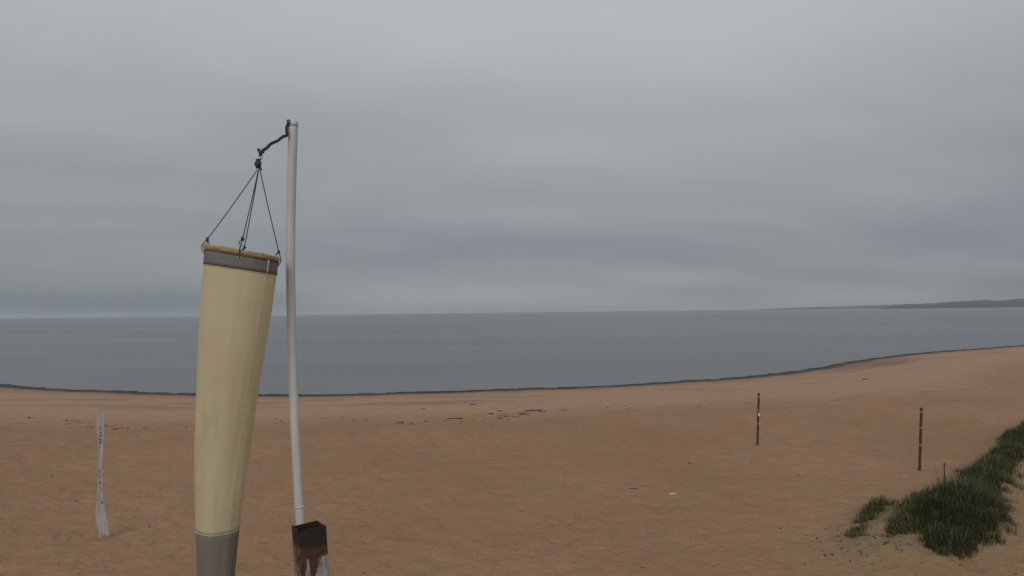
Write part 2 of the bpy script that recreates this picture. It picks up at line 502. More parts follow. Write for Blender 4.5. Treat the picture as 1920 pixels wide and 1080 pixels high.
def grid_mesh(name, X, Y, Z):
    nr, nc = X.shape
    me = bpy.data.meshes.new(name)
    co = np.stack([X, Y, Z], -1).reshape(-1, 3).astype(np.float32)
    idx = np.arange(nr * nc).reshape(nr, nc)
    q = np.stack([idx[:-1, :-1], idx[:-1, 1:], idx[1:, 1:], idx[1:, :-1]], -1).reshape(-1, 4).astype(np.int32)
    me.vertices.add(len(co)); me.vertices.foreach_set('co', co.ravel())
    me.loops.add(q.size); me.loops.foreach_set('vertex_index', q.ravel())
    me.polygons.add(len(q)); me.polygons.foreach_set('loop_start', np.arange(len(q), dtype=np.int32) * 4)
    me.update(calc_edges=True)
    return me
me = grid_mesh('sand_beach', TX, TY, TZ)
a = me.attributes.new('shore', 'FLOAT', 'POINT')
a.data.foreach_set('value', inland(TX, TY).ravel().astype(np.float32))
a = me.attributes.new('dune', 'FLOAT', 'POINT')
a.data.foreach_set('value', dune_h(TX, TY)[1].ravel().astype(np.float32))
beach = from_mesh('sand_beach', me, M['sand'])
tag(beach, 'brown sandy beach sloping gently down to the water', 'beach', kind='structure')

# ------------------------------------------------------------------ sea
FAR = 14000.0
ys = np.array([20, 60, 120, 300, 800, 2000, 5000, FAR])
xs = np.array([-FAR, -5000, -1500, -400, -100, 0, 100, 400, 1500, 5000, FAR])
Y2, X2 = np.meshgrid(ys, xs, indexing='ij')
sea = from_mesh('sea', grid_mesh('sea', X2, Y2, X2 * 0 + SEA_Z), M['water'])
tag(sea, 'calm grey sea reaching to the horizon', 'sea', kind='structure')

# ------------------------------------------------------------------ far wooded headlands
def headland(name, pts, label, seed):
    """pts: (x, y, height) along the coast; a ridge with a beach foot, a tree-lined crest and a back slope"""
    P = np.array(pts, float)
    t = np.linspace(0, len(P) - 1, 400)
    X = np.interp(t, range(len(P)), P[:, 0]); Y = np.interp(t, range(len(P)), P[:, 1]); Hh = np.interp(t, range(len(P)), P[:, 2])
    dx = np.gradient(X); dy = np.gradient(Y); L = np.hypot(dx, dy)
    nx, ny = dy / L, -dx / L                      # towards the land side
    s = np.cumsum(L)
    if nx.mean() < 0 and ny.mean() < 0:
        nx, ny = -nx, -ny
    wob = 0.12 * vnoise(s / 260, s * 0, seed) + 0.16 * vnoise(s / 90, s * 0, seed + 1) + 0.16 * vnoise(s / 25, s * 0, seed + 2)
    prof = [(-14, -0.02), (0, 0.03), (12, 0.06), (20, 0.32), (55, 0.62), (130, 0.86), (230, 1.0), (420, 0.9), (700, 0.0)]
    XX, YY, ZZ = [], [], []
    for off, hf in prof:
        XX.append(X + nx * off); YY.append(Y + ny * off)
        ZZ.append(SEA_Z - 0.5 + (Hh + 1.0) * hf * (1 + (wob if hf > 0.2 else 0)) if hf > 0 else X * 0 + SEA_Z - 2)
    XX, YY, ZZ = map(np.array, (XX, YY, ZZ))
    me = grid_mesh(name, XX, YY, ZZ)
    o = from_mesh(name, me, M['forest'], None, False)
    me.materials.append(M['farsand'])
    mi = np.zeros(len(me.polygons), np.int32); mi[:2 * 399] = 1
    me.polygons.foreach_set('material_index', mi)
    tag(o, label, 'headland', kind='structure')
    return o
headland('wooded_headland', [(1900, 3460, 12), (2020, 3380, 24), (2150, 3320, 28), (2300, 3260, 34), (2550, 3200, 42), (2900, 3100, 48), (3300, 2900, 52)],
         'dark low wooded headland beyond the water', 51)
headland('far_headland', [(2300, 6400, 4), (2600, 6300, 14), (2900, 6200, 22), (3300, 6050, 32), (3700, 5850, 38), (4200, 5600, 42), (4800, 5300, 46)],
         'paler more distant wooded shore fading into haze', 61)

# ------------------------------------------------------------------ rusted box-section post
POST_TOP = Vector((-1.098, 3.60, 5.372))
LEAN = 0.066
post = empty('rusted_post', (POST_TOP.x + LEAN * POST_TOP.z, 3.60, gz(-0.74, 3.6)))
tag(post, 'rusty square steel tube with flaking pale paint holding the white pole', 'post')
def rounded_square(s, r, n=4):
    out = []
    for cx, cy, a0 in ((s - r, s - r, 0), (-s + r, s - r, 90), (-s + r, -s + r, 180), (s - r, -s + r, 270)):
        for k in range(n + 1):
            a = R(a0 + 90 * k / n)
            out.append((cx + r * math.cos(a), cy + r * math.sin(a)))
    return out
def post_mesh():
    bm = bmesh.new()
    rng = random.Random(5)
    outer = rounded_square(0.074, 0.012); inner = rounded_square(0.067, 0.007)
    zs = [0.0, -0.004, -0.02, -0.06, -0.12, -0.25, -0.6, -1.5, -3.0, -5.6]
    n = len(outer)
    jag = [0.006 * math.sin(k * 0.9) + rng.uniform(-0.004, 0.004) - (0.012 if 0 <= k <= 3 else 0) for k in range(n)]
    def ring(pts, z, j):
        return [bm.verts.new((x, y, z + (jag[k] if j else 0))) for k, (x, y) in enumerate(pts)]
    ro = [ring(outer, z, i < 3) for i, z in enumerate(zs)]
    ri = [ring(inner, z, i < 3) for i, z in enumerate(zs[:8])]
    for rr, flip in ((ro, False), (ri, True)):
        for a, b in zip(rr[:-1], rr[1:]):
            for k in range(n):
                f = (a[k], b[k], b[(k + 1) % n], a[(k + 1) % n])
                bm.faces.new(f[::-1] if flip else f)
    for k in range(n):
        bm.faces.new((ro[0][k], ro[0][(k + 1) % n], ri[0][(k + 1) % n], ri[0][k]))
    return bm
sh = from_bm('shaft', post_mesh(), M['rustpaint'], post, False)
dirv = Vector((-LEAN, 0, 1)).normalized()
rotm = dirv.to_track_quat('Z', 'Y').to_matrix().to_4x4()
base = Vector(post.location)
sh.matrix_parent_inverse = Matrix.Identity(4)
sh.matrix_local = Matrix.Translation(POST_TOP - base) @ Matrix.Rotation(math.atan(-LEAN), 4, 'Y') @ Matrix.Rotation(R(32), 4, 'Z')
# sand-level foot plate
bm = bmesh.new()
bmesh.ops.create_cube(bm, size=1, matrix=Matrix.Translation((0, 0, 0.0)) @ Matrix.Diagonal((0.34, 0.34, 0.03, 1)))
bmesh.ops.bevel(bm, geom=bm.edges[:], offset=0.006, segments=2, affect='EDGES')
from_bm('foot_plate', bm, M['rust'], post, False)

# ------------------------------------------------------------------ white windsock pole (slightly bowed)
PP = [(-1.1941, 3.640, 7.5532), (-1.2094, 3.660, 7.2646), (-1.2218, 3.680, 6.9715), (-1.2283, 3.700, 6.7065), (-1.2272, 3.715, 6.4104), (-1.2215, 3.725, 6.1140),
      (-1.2119, 3.732, 5.8183), (-1.1990, 3.738, 5.5234), (-1.1870, 3.742, 5.3320), (-1.1717, 3.745, 5.1122), (-1.135, 3.750, 4.50)]
def spline(pts, n):
    pts = [Vector(p) for p in pts]
    out = []
    for i in range(len(pts) - 1):
        p0, p1, p2, p3 = pts[max(i - 1, 0)], pts[i], pts[i + 1], pts[min(i + 2, len(pts) - 1)]
        for k in range(n):
            t = k / n
            out.append(0.5 * ((2 * p1) + (p2 - p0) * t + (2 * p0 - 5 * p1 + 4 * p2 - p3) * t * t + (3 * p1 - p0 - 3 * p2 + p3) * t ** 3))
    out.append(pts[-1])
    return out
pole = empty('windsock_pole', PP[-1])
tag(pole, 'slim white pole standing in the rusty tube and carrying the windsock', 'pole')
pb = Vector(PP[-1])
pts = [p - pb for p in spline(PP, 5)]
bm = bmesh.new()
tube(bm, pts, [0.0252 - 0.0015 * i / (len(pts) - 1) for i in range(len(pts))], 20)
from_bm('pipe', bm, M['pvc'], pole)
bm = bmesh.new()
tp = pts[0]
tube(bm, [tp + Vector((0, 0, -0.02)), tp + Vector((0, 0, 0.006)), tp + Vector((0, 0, 0.010))], [0.0258, 0.0258, 0.021], 20)
from_bm('end_cap', bm, M['pvc'], pole)
bm = bmesh.new()
jp = [p for p in pts if abs(p.z + pb.z - 5.49) < 0.06]
jc = Vector((-1.1934, 3.739, 5.4353)) - pb
tube(bm, [jc + Vector((-0.0003, 0, 0.005)), jc + Vector((0.0003, 0, -0.005))], 0.0254, 20)
from_bm('joint_collar', bm, M['pvc'], pole)
bm = bmesh.new()
ey = Vector((-1.212, 3.622, 7.556)) - pb
tube(bm, [ey + Vector((0.008 * math.cos(t), -0.004, 0.009 * math.sin(t))) for t in np.linspace(0, 2 * math.pi, 16)], 0.004, 6)
from_bm('eye_bolt', bm, M['cord'], pole)

bm = bmesh.new()
cz = Vector((-1.142, 3.748, 4.70)) - pb
cen = Vector((-1.070, 3.60, 4.70)) - pb
for dz in (0.0, -0.12):
    loop_ = [cz + (cz - cen).normalized() * 0.034 + Vector((0, 0, dz))] + [cen + Vector((0.118 * math.cos(R(a_)), 0.118 * math.sin(R(a_)), dz)) for a_ in (85, 32, -13, -58, -103, -148, 167)]
    loop_.append(loop_[0])
    tube(bm, loop_, 0.005, 6)
from_bm('clamp', bm, M['rust'], pole)

# ------------------------------------------------------------------ windsock
RINGS = [  # centre x, z, half width, slope of the ring
    (-1.4173, 6.8219, 0.1840, -0.180), (-1.4227, 6.7573, 0.1820, -0.160), (-1.4431, 6.5585, 0.1770, -0.155), (-1.4675, 6.3425, 0.1650, -0.130),
    (-1.4957, 6.0721, 0.1490, -0.105), (-1.5195, 5.7687, 0.1341, -0.090), (-1.5311, 5.5560, 0.1180, -0.060), (-1.5386, 5.3715, 0.1045, -0.030),
    (-1.5445, 5.1537, 0.0890, -0.020), (-1.552, 4.93, 0.078, -0.015), (-1.558, 4.72, 0.071, -0.01)]
SOCK_Y = 3.50
sock = empty('windsock', (-1.3313, SOCK_Y, 7.267))
tag(sock, 'limp cream windsock with grey bands hanging by cords from the white pole', 'windsock')
sb = Vector(sock.location)
RA = np.array(RINGS)
zt = RA[:, 1]
def ring_at(z):
    f = lambda k: float(np.interp(-z, -zt, RA[:, k]))
    return f(0), f(2), f(3)
# smooth by averaging neighbouring heights
def ring_s(z):
    q = [ring_at(z + dz) for dz in (-0.08, -0.04, 0, 0.04, 0.08)] if 4.82 < z < 6.72 else [ring_at(z)]
    return [sum(v) / len(q) for v in zip(*q)]
SEG = 96
def sock_pt(z, ang, grow=0.0):
    cx, hw, sl = ring_s(z)
    k = min(max((6.78 - z) / 2.0, 0), 1)
    wr = 1 + k * (0.040 * math.sin(3 * ang + 2.2 * z) + 0.034 * math.sin(5 * ang - 3.1 * z + 1) + 0.016 * math.sin(9 * ang + 5 * z) + 0.010 * math.sin(16 * ang - 7 * z))
    wr += (0.006 * math.sin(14 * ang + 3 * z) + 0.005 * math.sin(23 * ang - 4 * z)) * (1 - k)
    r = (hw + grow) * (1 + (wr - 1) * (0.35 + 0.65 * abs(math.sin(ang))))
    a = math.atan(sl)
    return Vector((cx + r * math.cos(ang) * math.cos(a), SOCK_Y + 0.93 * r * math.sin(ang), z + r * math.cos(ang) * math.sin(a))) - sb
def sock_band(name, z0, z1, m, n, grow=0.0, thick=0.0015, parent=sock):
    bm = bmesh.new()
    rings = []
    for i in range(n + 1):
        z = z0 + (z1 - z0) * i / n
        rings.append([bm.verts.new(sock_pt(z, 2 * math.pi * k / SEG, grow)) for k in range(SEG)])
    for a, b in zip(rings[:-1], rings[1:]):
        for k in range(SEG):
            bm.faces.new((a[k], b[k], b[(k + 1) % SEG], a[(k + 1) % SEG]))
    o = from_bm(name, bm, m, parent)
    md = o.modifiers.new('thickness', 'SOLIDIFY')
    md.thickness = thick
    md.offset = -1
    return o
body = sock_band('sock_body', 6.742, 5.392, M['cream'], 60)
tag(body, 'cream fabric cone with a dashed seam')
collar = sock_band('collar_band', 6.815, 6.7425, M['greyfab'], 4, 0.0012)
tag(collar, 'grey fabric collar below the tan hem')
tail = sock_band('tail_band', 5.3915, 4.72, M['tail'], 24, 0.0)
tag(tail, 'grey brown fabric tail')
# tan rolled hem over the hoop
def ring_tube(name, z, grow, r, m, parent, nseg=72, flat=1.0, seed=0):
    bm = bmesh.new()
    loops = []
    for k in range(nseg):
        ang = 2 * math.pi * k / nseg
        c = sock_pt(z, ang, grow)
        o_ = sock_pt(z, ang, grow + 0.1)
        e = (o_ - c).normalized()
        u = Vector((0, 0, 1))
        rr = r * (1 + 0.12 * math.sin(7 * ang + seed) + 0.08 * math.sin(17 * ang))
        loops.append([bm.verts.new(c + e * rr * math.cos(t) + u * rr * flat * math.sin(t)) for t in [2 * math.pi * j / 10 for j in range(10)]])
    for k in range(nseg):
        a, b = loops[k], loops[(k + 1) % nseg]
        for j in range(10):
            bm.faces.new((a[j], b[j], b[(j + 1) % 10], a[(j + 1) % 10]))
    return from_bm(name, bm, m, parent)
hem = ring_tube('hem', 6.827, -0.001, 0.0075, M['hem'], sock, flat=1.75)
tag(hem, 'tan rolled hem round the mouth hoop')
ring_tube('piping', 6.8095, 0.0018, 0.0028, M['piping'], hem)
ring_tube('piping', 6.7420, 0.0018, 0.0024, M['piping'], collar)
ring_tube('edge_tape', 6.7360, 0.0012, 0.0026, M['cream'], body)
ring_tube('edge_tape', 5.3925, 0.0008, 0.0022, M['cream'], tail)
# seam: fold line with short stitches down the body
bm = bmesh.new()
SA = -0.48
def seam_ang(z): return SA + 0.05 * math.sin(3 * z)
z = 6.735
i = 0
rng = random.Random(3)
while z > 5.45:
    ln = rng.choice([0.012, 0.016, 0.024, 0.05])
    if rng.random() < 0.6:
        tube(bm, [sock_pt(z - ln * q / 3, seam_ang(z) + 0.01 * rng.uniform(-1, 1), 0.0012) for q in range(4)], 0.0014, 5)
    z -= ln + rng.choice([0.006, 0.012, 0.02])
tag(from_bm('seam_stitching', bm, M['stitch'], body), kind='stuff')
bm = bmesh.new()
tube(bm, [sock_pt(6.81 - 0.07 * q / 6, seam_ang(6.74), 0.002) for q in range(7)], 0.004, 6)
from_bm('collar_seam', bm, M['metal'], collar)
# cords
SW = Vector((0, 0, 0.0))
for ci, ang in enumerate((math.pi + 0.34, 0.36, -math.pi / 2 + 0.30, math.pi / 2 + 0.34)):
    top = Vector((0.006 * math.cos(ang), 0.006 * math.sin(ang), 0))
    att = sock_pt(6.822, ang, 0.012)
    knot = att + (top - att).normalized() * (0.045 if ci < 2 else (0.075 if ci == 2 else 0.04)) + Vector((0, 0, 0.002))
    cdo_bm = bmesh.new()
    line = [top.lerp(knot, t) + Vector((0, 0, -0.006 * math.sin(math.pi * t))) for t in np.linspace(0, 1, 12)]
    tube(cdo_bm, line, 0.0026, 7)
    # loop through the grommet
    inn = sock_pt(6.805, ang, -0.010)
    outp = sock_pt(6.800, ang, 0.007)
    tube(cdo_bm, spline([knot, att + Vector((0, 0, 0.008)), outp, inn, sock_pt(6.845, ang, -0.012), knot], 5), 0.0026, 7)
    co = from_bm('cord', cdo_bm, M['cord'], sock)
    kb = bmesh.new()
    lump(kb, knot, (0.0075, 0.0075, 0.010), ci, 2, 0.3)
    tube(kb, [knot, knot + Vector((0.012 if ci == 0 else -0.012, -0.006, -0.012)), knot + Vector((0.012 if ci == 0 else -0.016, -0.008, -0.030 if ci != 1 else -0.012))], 0.0025, 6)
    from_bm('knot', kb, M['cord'], co)
    g = bmesh.new()
    ctr = sock_pt(6.797, ang, 0.004); nrm = (sock_pt(6.797, ang, 0.1) - ctr).normalized()
    sd_ = nrm.cross(Vector((0, 0, 1))).normalized()
    tube(g, [ctr + sd_ * 0.007 * math.cos(t) + Vector((0, 0, 0.007 * math.sin(t))) for t in np.linspace(0, 2 * math.pi, 17)], 0.0024, 6)
    from_bm('grommet', g, M['metal'], collar)
# swivel lump with its clip
bm = bmesh.new()
lump(bm, (-0.002, 0, 0.030), (0.017, 0.014, 0.024), 8, 2, 0.28)
tube(bm, [(0.010, 0, 0.010), (0.015, 0, -0.004), (0.004, 0, 0.004)], [0.006, 0.004, 0.003], 7)
tube(bm, [(-0.014, 0, 0.050), (-0.006, 0, 0.054), (0.006, 0, 0.052), (0.013, 0, 0.060)], 0.0055, 7)
sw = from_bm('swivel', bm, M['cord'], sock)
bm = bmesh.new()
tube(bm, [Vector((0.008 + 0.010 * math.cos(t), 0.0, 0.068 + 0.012 * math.sin(t))) for t in np.linspace(0, 2 * math.pi, 14)], 0.0035, 6)
from_bm('swivel_ring', bm, M['metal'], sw)
# laid tether rope from pole head to swivel
anchor = Vector((-1.176, 3.597, 7.505)) - sb
mid = [Vector((0.008, 0, 0.072)), Vector((0.018, 0.004, 0.100)), Vector((0.036, 0.02, 0.120)), Vector((0.052, 0.035, 0.146)), Vector((0.078, 0.06, 0.168)), Vector((0.098, 0.085, 0.196)),
       Vector((0.114, 0.105, 0.212)), Vector((0.110, 0.112, 0.246)), Vector((0.112, 0.118, 0.268)), Vector((0.125, 0.118, 0.284))]
path = spline(mid, 7)
bm = bmesh.new()
tot = 0
for s in range(3):
    acc = 0
    line = []
    for i, p in enumerate(path):
        d = (path[min(i + 1, len(path) - 1)] - path[max(i - 1, 0)]).normalized()
        a = d.cross(Vector((0, 1, 0))).normalized(); b = d.cross(a)
        if i: acc += (p - path[i - 1]).length
        t = acc * 2 * math.pi / 0.045 + s * 2 * math.pi / 3
        line.append(p + (a * math.cos(t) + b * math.sin(t)) * 0.0046)
    tube(bm, line, 0.0046, 6)
rp = from_bm('tether_rope', bm, M['cord'], sock)
for kc, sd_ in (((0.008, -0.002, 0.090), 21), ((0.000, 0, 0.104), 22), ((0.022, 0.004, 0.096), 25), ((0.064, 0.048, 0.157), 23), ((0.110, 0.110, 0.226), 24)):
    bm = bmesh.new()
    lump(bm, kc, (0.0075, 0.008, 0.0095) if sd_ != 23 else (0.007, 0.007, 0.006), sd_, 2, 0.3)
    from_bm('knot', bm, M['cord'], rp)

# ------------------------------------------------------------------ volleyball posts
def beach_post(name, x, y, h, leanx, bands, label, w=0.052):
    z0 = gz(x, y)
    t = empty(name, (x, y, z0))
    tag(t, label, 'post', 'two net posts standing in the sand')
    P = lambda f: Vector((leanx * f, 0, h * f))
    bm = bmesh.new()
    n = 14
    tube(bm, [P(-0.12)] + [P(i / n) + Vector((0.004 * math.sin(i * 1.7), 0, 0)) for i in range(n + 1)], w, 12)
    from_bm('shaft', bm, M['postwood'], t)
    bm = bmesh.new()
    tube(bm, [P(0.985), P(1.0), P(1.012)], [w + 0.006, w + 0.006, w * 0.8], 12)
    from_bm('cap', bm, M['postwood'], t)
    for f0, f1, key, side in bands:
        bm = bmesh.new()
        if side:
            c = P((f0 + f1) / 2)
            bmesh.ops.create_cube(bm, size=1, matrix=Matrix.Translation(c + Vector((0.012, -w - 0.006, 0))) @ Matrix.Diagonal((0.075, 0.03, h * (f1 - f0), 1)))
            bmesh.ops.bevel(bm, geom=bm.edges[:], offset=0.006, segments=2, affect='EDGES')
            from_bm('number_plate', bm, M[key], t, False)
        else:
            tube(bm, [P(f0), P((f0 + f1) / 2), P(f1)], [w + 0.004] * 3, 12)
            from_bm('band', bm, M[key], t)
    return t
beach_post('net_post', 11.68, 32.25, 2.46, 0.13, [(0.925, 0.945, 'paleband', 0), (0.66, 0.68, 'paleband', 0), (0.565, 0.625, 'whiteband', 1), (0.405, 0.43, 'paleband', 0)],
           'dark brown net post with a white plate at mid height, standing in open sand')
beach_post('net_post', 16.22, 26.95, 2.48, 0.16, [(0.93, 0.95, 'paleband', 0), (0.68, 0.70, 'paleband', 0), (0.40, 0.42, 'paleband', 0)],
           'dark brown banded net post beside the grassy dune, without a plate', 0.05)

# short stake in the dune grass
sx, sy = 15.9, 24.9
st = empty('short_stake', (sx, sy, gz(sx, sy)))
tag(st, 'short thin weathered stake poking out of the dune grass', 'stake')
bm = bmesh.new()
tube(bm, [(0, 0, -0.2), (0.004, 0, 0.25), (0.012, 0, 0.62)], [0.028, 0.026, 0.022], 8)
from_bm('shaft', bm, M['twig'], st)
bm = bmesh.new()
lump(bm, (0.013, 0, 0.645), (0.045, 0.042, 0.036), 4, 2, 0.15)
from_bm('knob', bm, M['postwood'], st)

# ------------------------------------------------------------------ feather flag
fx, fy = -12.17, 19.80
fl = empty('feather_flag', (fx, fy, gz(fx, fy)))
tag(fl, 'tall limp white feather flag planted in the sand near the windsock', 'flag')
bm = bmesh.new()
fp = spline([(0.02, 0.02, -0.35), (0.0, 0.02, 0.4), (-0.03, 0.02, 1.4), (-0.055, 0.02, 2.5), (-0.075, 0.02, 3.2), (-0.07, 0.02, 3.55), (-0.04, 0.02, 3.76), (0.02, 0.02, 3.88)], 6)
tube(bm, fp, [0.022 - 0.014 * i / (len(fp) - 1) for i in range(len(fp))], 8)
from_bm('pole', bm, M['flagpole'], fl)
PX = np.array([p.x for p in fp]); PZ = np.array([p.z for p in fp])
# outline of the limp sail: height, left edge offset, right edge offset from the pole
SAIL = [(3.87, -0.02, 0.01), (3.78, -0.02, 0.075), (3.6, -0.02, 0.16), (3.3, -0.02, 0.19), (2.95, -0.02, 0.185), (2.65, -0.02, 0.15), (2.35, -0.01, 0.12), (1.9, -0.01, 0.10), (1.5, -0.02, 0.115),
        (1.25, -0.04, 0.13), (1.0, -0.07, 0.15), (0.75, -0.10, 0.19), (0.5, -0.09, 0.24), (0.32, -0.05, 0.27), (0.2, 0.02, 0.29), (0.08, 0.13, 0.30)]
SA_ = np.array(SAIL)[::-1]
def sail_pt(u, z, off=0.0):
    px = float(np.interp(z, PZ, PX))
    l = float(np.interp(z, SA_[:, 0], SA_[:, 1])); r = float(np.interp(z, SA_[:, 0], SA_[:, 2]))
    fold = 0.022 * math.sin(u * 9 + 1.3 * z) * math.sin(math.pi * min(1, u * 1.4)) + 0.006 * math.sin(u * 19 - 2 * z)
    return Vector((px + l + (r - l) * u + 0.006 * math.sin(7 * z + 9 * u), -0.022 + fold - off, z))
bm = bmesh.new()
rows = []
NX_, NZ_ = 22, 90
for i in range(NZ_ + 1):
    z = 0.08 + (3.86 - 0.08) * i / NZ_
    rows.append([bm.verts.new(sail_pt(j / NX_, z)) for j in range(NX_ + 1)])
for a, b in zip(rows[:-1], rows[1:]):
    for j in range(NX_):
        bm.faces.new((a[j], a[j + 1], b[j + 1], b[j]))
sail = from_bm('sail', bm, M['flag'], fl)
md = sail.modifiers.new('thickness', 'SOLIDIFY'); md.thickness = 0.002; md.offset = 0
for (mu, mz, wu, hh) in ((0.42, 3.215, 0.16, 0.045), (0.50, 3.10, 0.34, 0.045), (0.50, 3.00, 0.30, 0.04), (0.48, 2.89, 0.30, 0.05), (0.52, 2.80, 0.24, 0.06),
                         (0.40, 1.98, 0.3, 0.03), (0.42, 1.80, 0.3, 0.03), (0.50, 1.64, 0.28, 0.045), (0.74, 1.06, 0.18, 0.075)):
    bm = bmesh.new()
    vs = [[bm.verts.new(sail_pt(mu + wu * (i / 4 - 0.5) * (1 - 0.3 * abs(k - 2) / 2), mz + hh * (k / 4 - 0.5) + hh * 0.25 * (i / 4 - 0.5), 0.006)) for i in range(5)] for k in range(5)]
    for k in range(4):
        for i in range(4):
            bm.faces.new((vs[k][i], vs[k][i + 1], vs[k + 1][i + 1], vs[k + 1][i]))
    from_bm('printed_mark', bm, M['flagdark'], sail)

# ------------------------------------------------------------------ driftwood and litter
def stick(name, x, y, L, rad, ang, label, m, seed, flat=0.7, branch=False, cat='driftwood'):
    rnd = random.Random(seed)
    o_z = gz(x, y)
    bm = bmesh.new()
    n = 9
    pts = [Vector((L * (i / n - 0.5), rnd.uniform(-1, 1) * L * 0.035, rad * flat * 0.55 + rnd.uniform(-0.2, 0.3) * rad)) for i in range(n + 1)]
    rd = [rad * (0.55 + 0.5 * math.sin(math.pi * (0.15 + 0.75 * i / n))) * rnd.uniform(0.8, 1.15) for i in range(n + 1)]
    tube(bm, pts, rd, 8)
    if branch:
        b0 = pts[6]
        tube(bm, [b0, b0 + Vector((L * 0.12, L * 0.10, rad * 1.2)), b0 + Vector((L * 0.2, L * 0.22, rad * 1.5))], [rad * 0.6, rad * 0.45, rad * 0.2], 6)
    for v in bm.verts: v.co.z *= flat
    o = from_bm(name, bm, m, None, True, (x, y, o_z))
    o.rotation_euler = (0, 0, R(ang))
    tag(o, label, cat, 'driftwood pieces on the sand')
    return o
def weed_clump(x, y, s, label, seed):
    rnd = random.Random(seed)
    bm = bmesh.new()
    for k in range(7):
        a = rnd.uniform(0, 6.28); d = rnd.uniform(0, 0.5) * s
        lump(bm, (d * math.cos(a) * 1.5, d * math.sin(a), rnd.uniform(0.01, 0.05) * s * 2), (s * rnd.uniform(.25, .5), s * rnd.uniform(.2, .35), s * rnd.uniform(.08, .2)), seed * 7 + k, 2, 0.35)
    o = from_bm('seaweed_clump', bm, M['weed'], None, True, (x, y, gz(x, y)))
    tag(o, label, 'seaweed', 'seaweed clumps on the beach')
D = M['drift']
weed_clump(-6.77, 40.03, 0.30, 'dark seaweed clump, the largest of the row on the sand, farthest from the long plank', 1)
weed_clump(-5.98, 39.41, 0.16, 'small dark seaweed clump just in front of a larger one', 2)
weed_clump(-5.24, 40.51, 0.22, 'dark seaweed clump between the larger clump and the flat plank', 3)
stick('driftwood_plank', -3.61, 41.41, 0.95, 0.055, 3, 'dark flat plank lying alone among seaweed clumps', D, 11)
weed_clump(-1.53, 42.97, 0.28, 'dark seaweed clump between the lone plank and the curved stick', 4)
stick('driftwood_stick', -0.70, 42.30, 0.75, 0.03, -14, 'thin curved dark stick beside the long branch', D, 12, 0.7, True)
stick('driftwood_stick', 0.20, 42.25, 0.55, 0.028, 6, 'short thin dark stick lying between two branches', D, 13)
stick('driftwood_branch', 0.75, 43.05, 0.70, 0.05, 12, 'knotty dark branch lying in front of the longest log', D, 14, 0.8, True)
stick('driftwood_log', 1.35, 44.55, 1.20, 0.06, -5, 'longest dark driftwood log on the upper beach', D, 15, 0.9, True)
weed_clump(1.85, 44.0, 0.16, 'small dark seaweed clump touching the longest log', 5)
weed_clump(-0.9, 44.6, 0.20, 'small dark seaweed clump behind the curved stick', 6)
stick('driftwood_stick', 3.19, 44.60, 0.45, 0.03, 20, 'short dark stick lying off the end of the longest log', D, 16)
weed_clump(3.4, 43.9, 0.15, 'tiny dark seaweed clump beside a short stick', 7)
weed_clump(-2.96, 48.66, 0.22, 'dark seaweed clump lying alone near the waterline', 8)
weed_clump(-6.22, 46.74, 0.18, 'dark seaweed clump alone on pale sand between plank row and water', 9)
weed_clump(2.2, 50.6, 0.14, 'tiny seaweed speck on the pale sand near the water', 10)
stick('driftwood_stick', 4.33, 24.57, 0.36, 0.028, -4, 'short straight dark stick lying on bare brown sand', D, 17, 0.8)
stick('driftwood_stick', 4.76, 25.07, 0.22, 0.020, 10, 'smaller bent dark stick behind the straight one', D, 18, 0.8, True)
stick('white_wood_piece', 5.60, 23.87, 0.24, 0.035, 8, 'small white weathered piece of wood on bare sand', M['driftpale'], 19, 0.9, False, 'wood piece')
weed_clump(19.8, 65.7, 0.20, 'dark seaweed scrap on the sand below the curving shore', 20)
weed_clump(33.3, 63.6, 0.35, 'dark seaweed clump alone far along the curving beach', 21)
stick('driftwood_branch', 10.05, 19.55, 0.50, 0.028, 28, 'pale weathered branch lying at the tip of the dune', M['driftgrey'], 22, 0.6, False)
stick('driftwood_branch', 9.55, 18.55, 0.45, 0.032, -30, 'dark branch half buried below the dune tip', D, 23, 0.9, True)
stick('driftwood_stick', 9.75, 17.75, 0.30, 0.022, 40, 'dark straight stick on the pale dune foot', D, 24)

# wrack along the water's edge: far too many strands to count
rng = random.Random(77)
bm = bmesh.new()
x = -80.0
while x < 105:
    dens_ = 0.5 + 0.5 * math.sin(x * 0.31) * math.sin(x * 0.113 + 1)
    step = rng.uniform(0.2, 0.6) / (0.5 + dens_)
    x += step
    if rng.random() < 0.12: x += rng.uniform(0.5, 2.5)
    y = float(shore_y(np.array([x]))[0]) - rng.uniform(0.15, 0.9)
    sl = math.atan(float(np.interp(x + 2, SX, SY) - np.interp(x - 2, SX, SY)) / 4)
    s = rng.uniform(0.25, 0.7)
    r = bmesh.ops.create_icosphere(bm, subdivisions=1, radius=1.0)
    mt = Matrix.Translation((x, y, gz(x, y) + 0.01)) @ Matrix.Rotation(sl, 4, 'Z') @ Matrix.Diagonal((s * 1.5, s * 0.6, rng.uniform(0.025, 0.06), 1))
    for v in r['verts']:
        v.co = mt @ (v.co * rng.uniform(0.75, 1.25))
wr = from_bm('wrack_line', bm, M['weed'])
tag(wr, 'dark strip of seaweed wrack along the water edge', 'seaweed', kind='stuff')

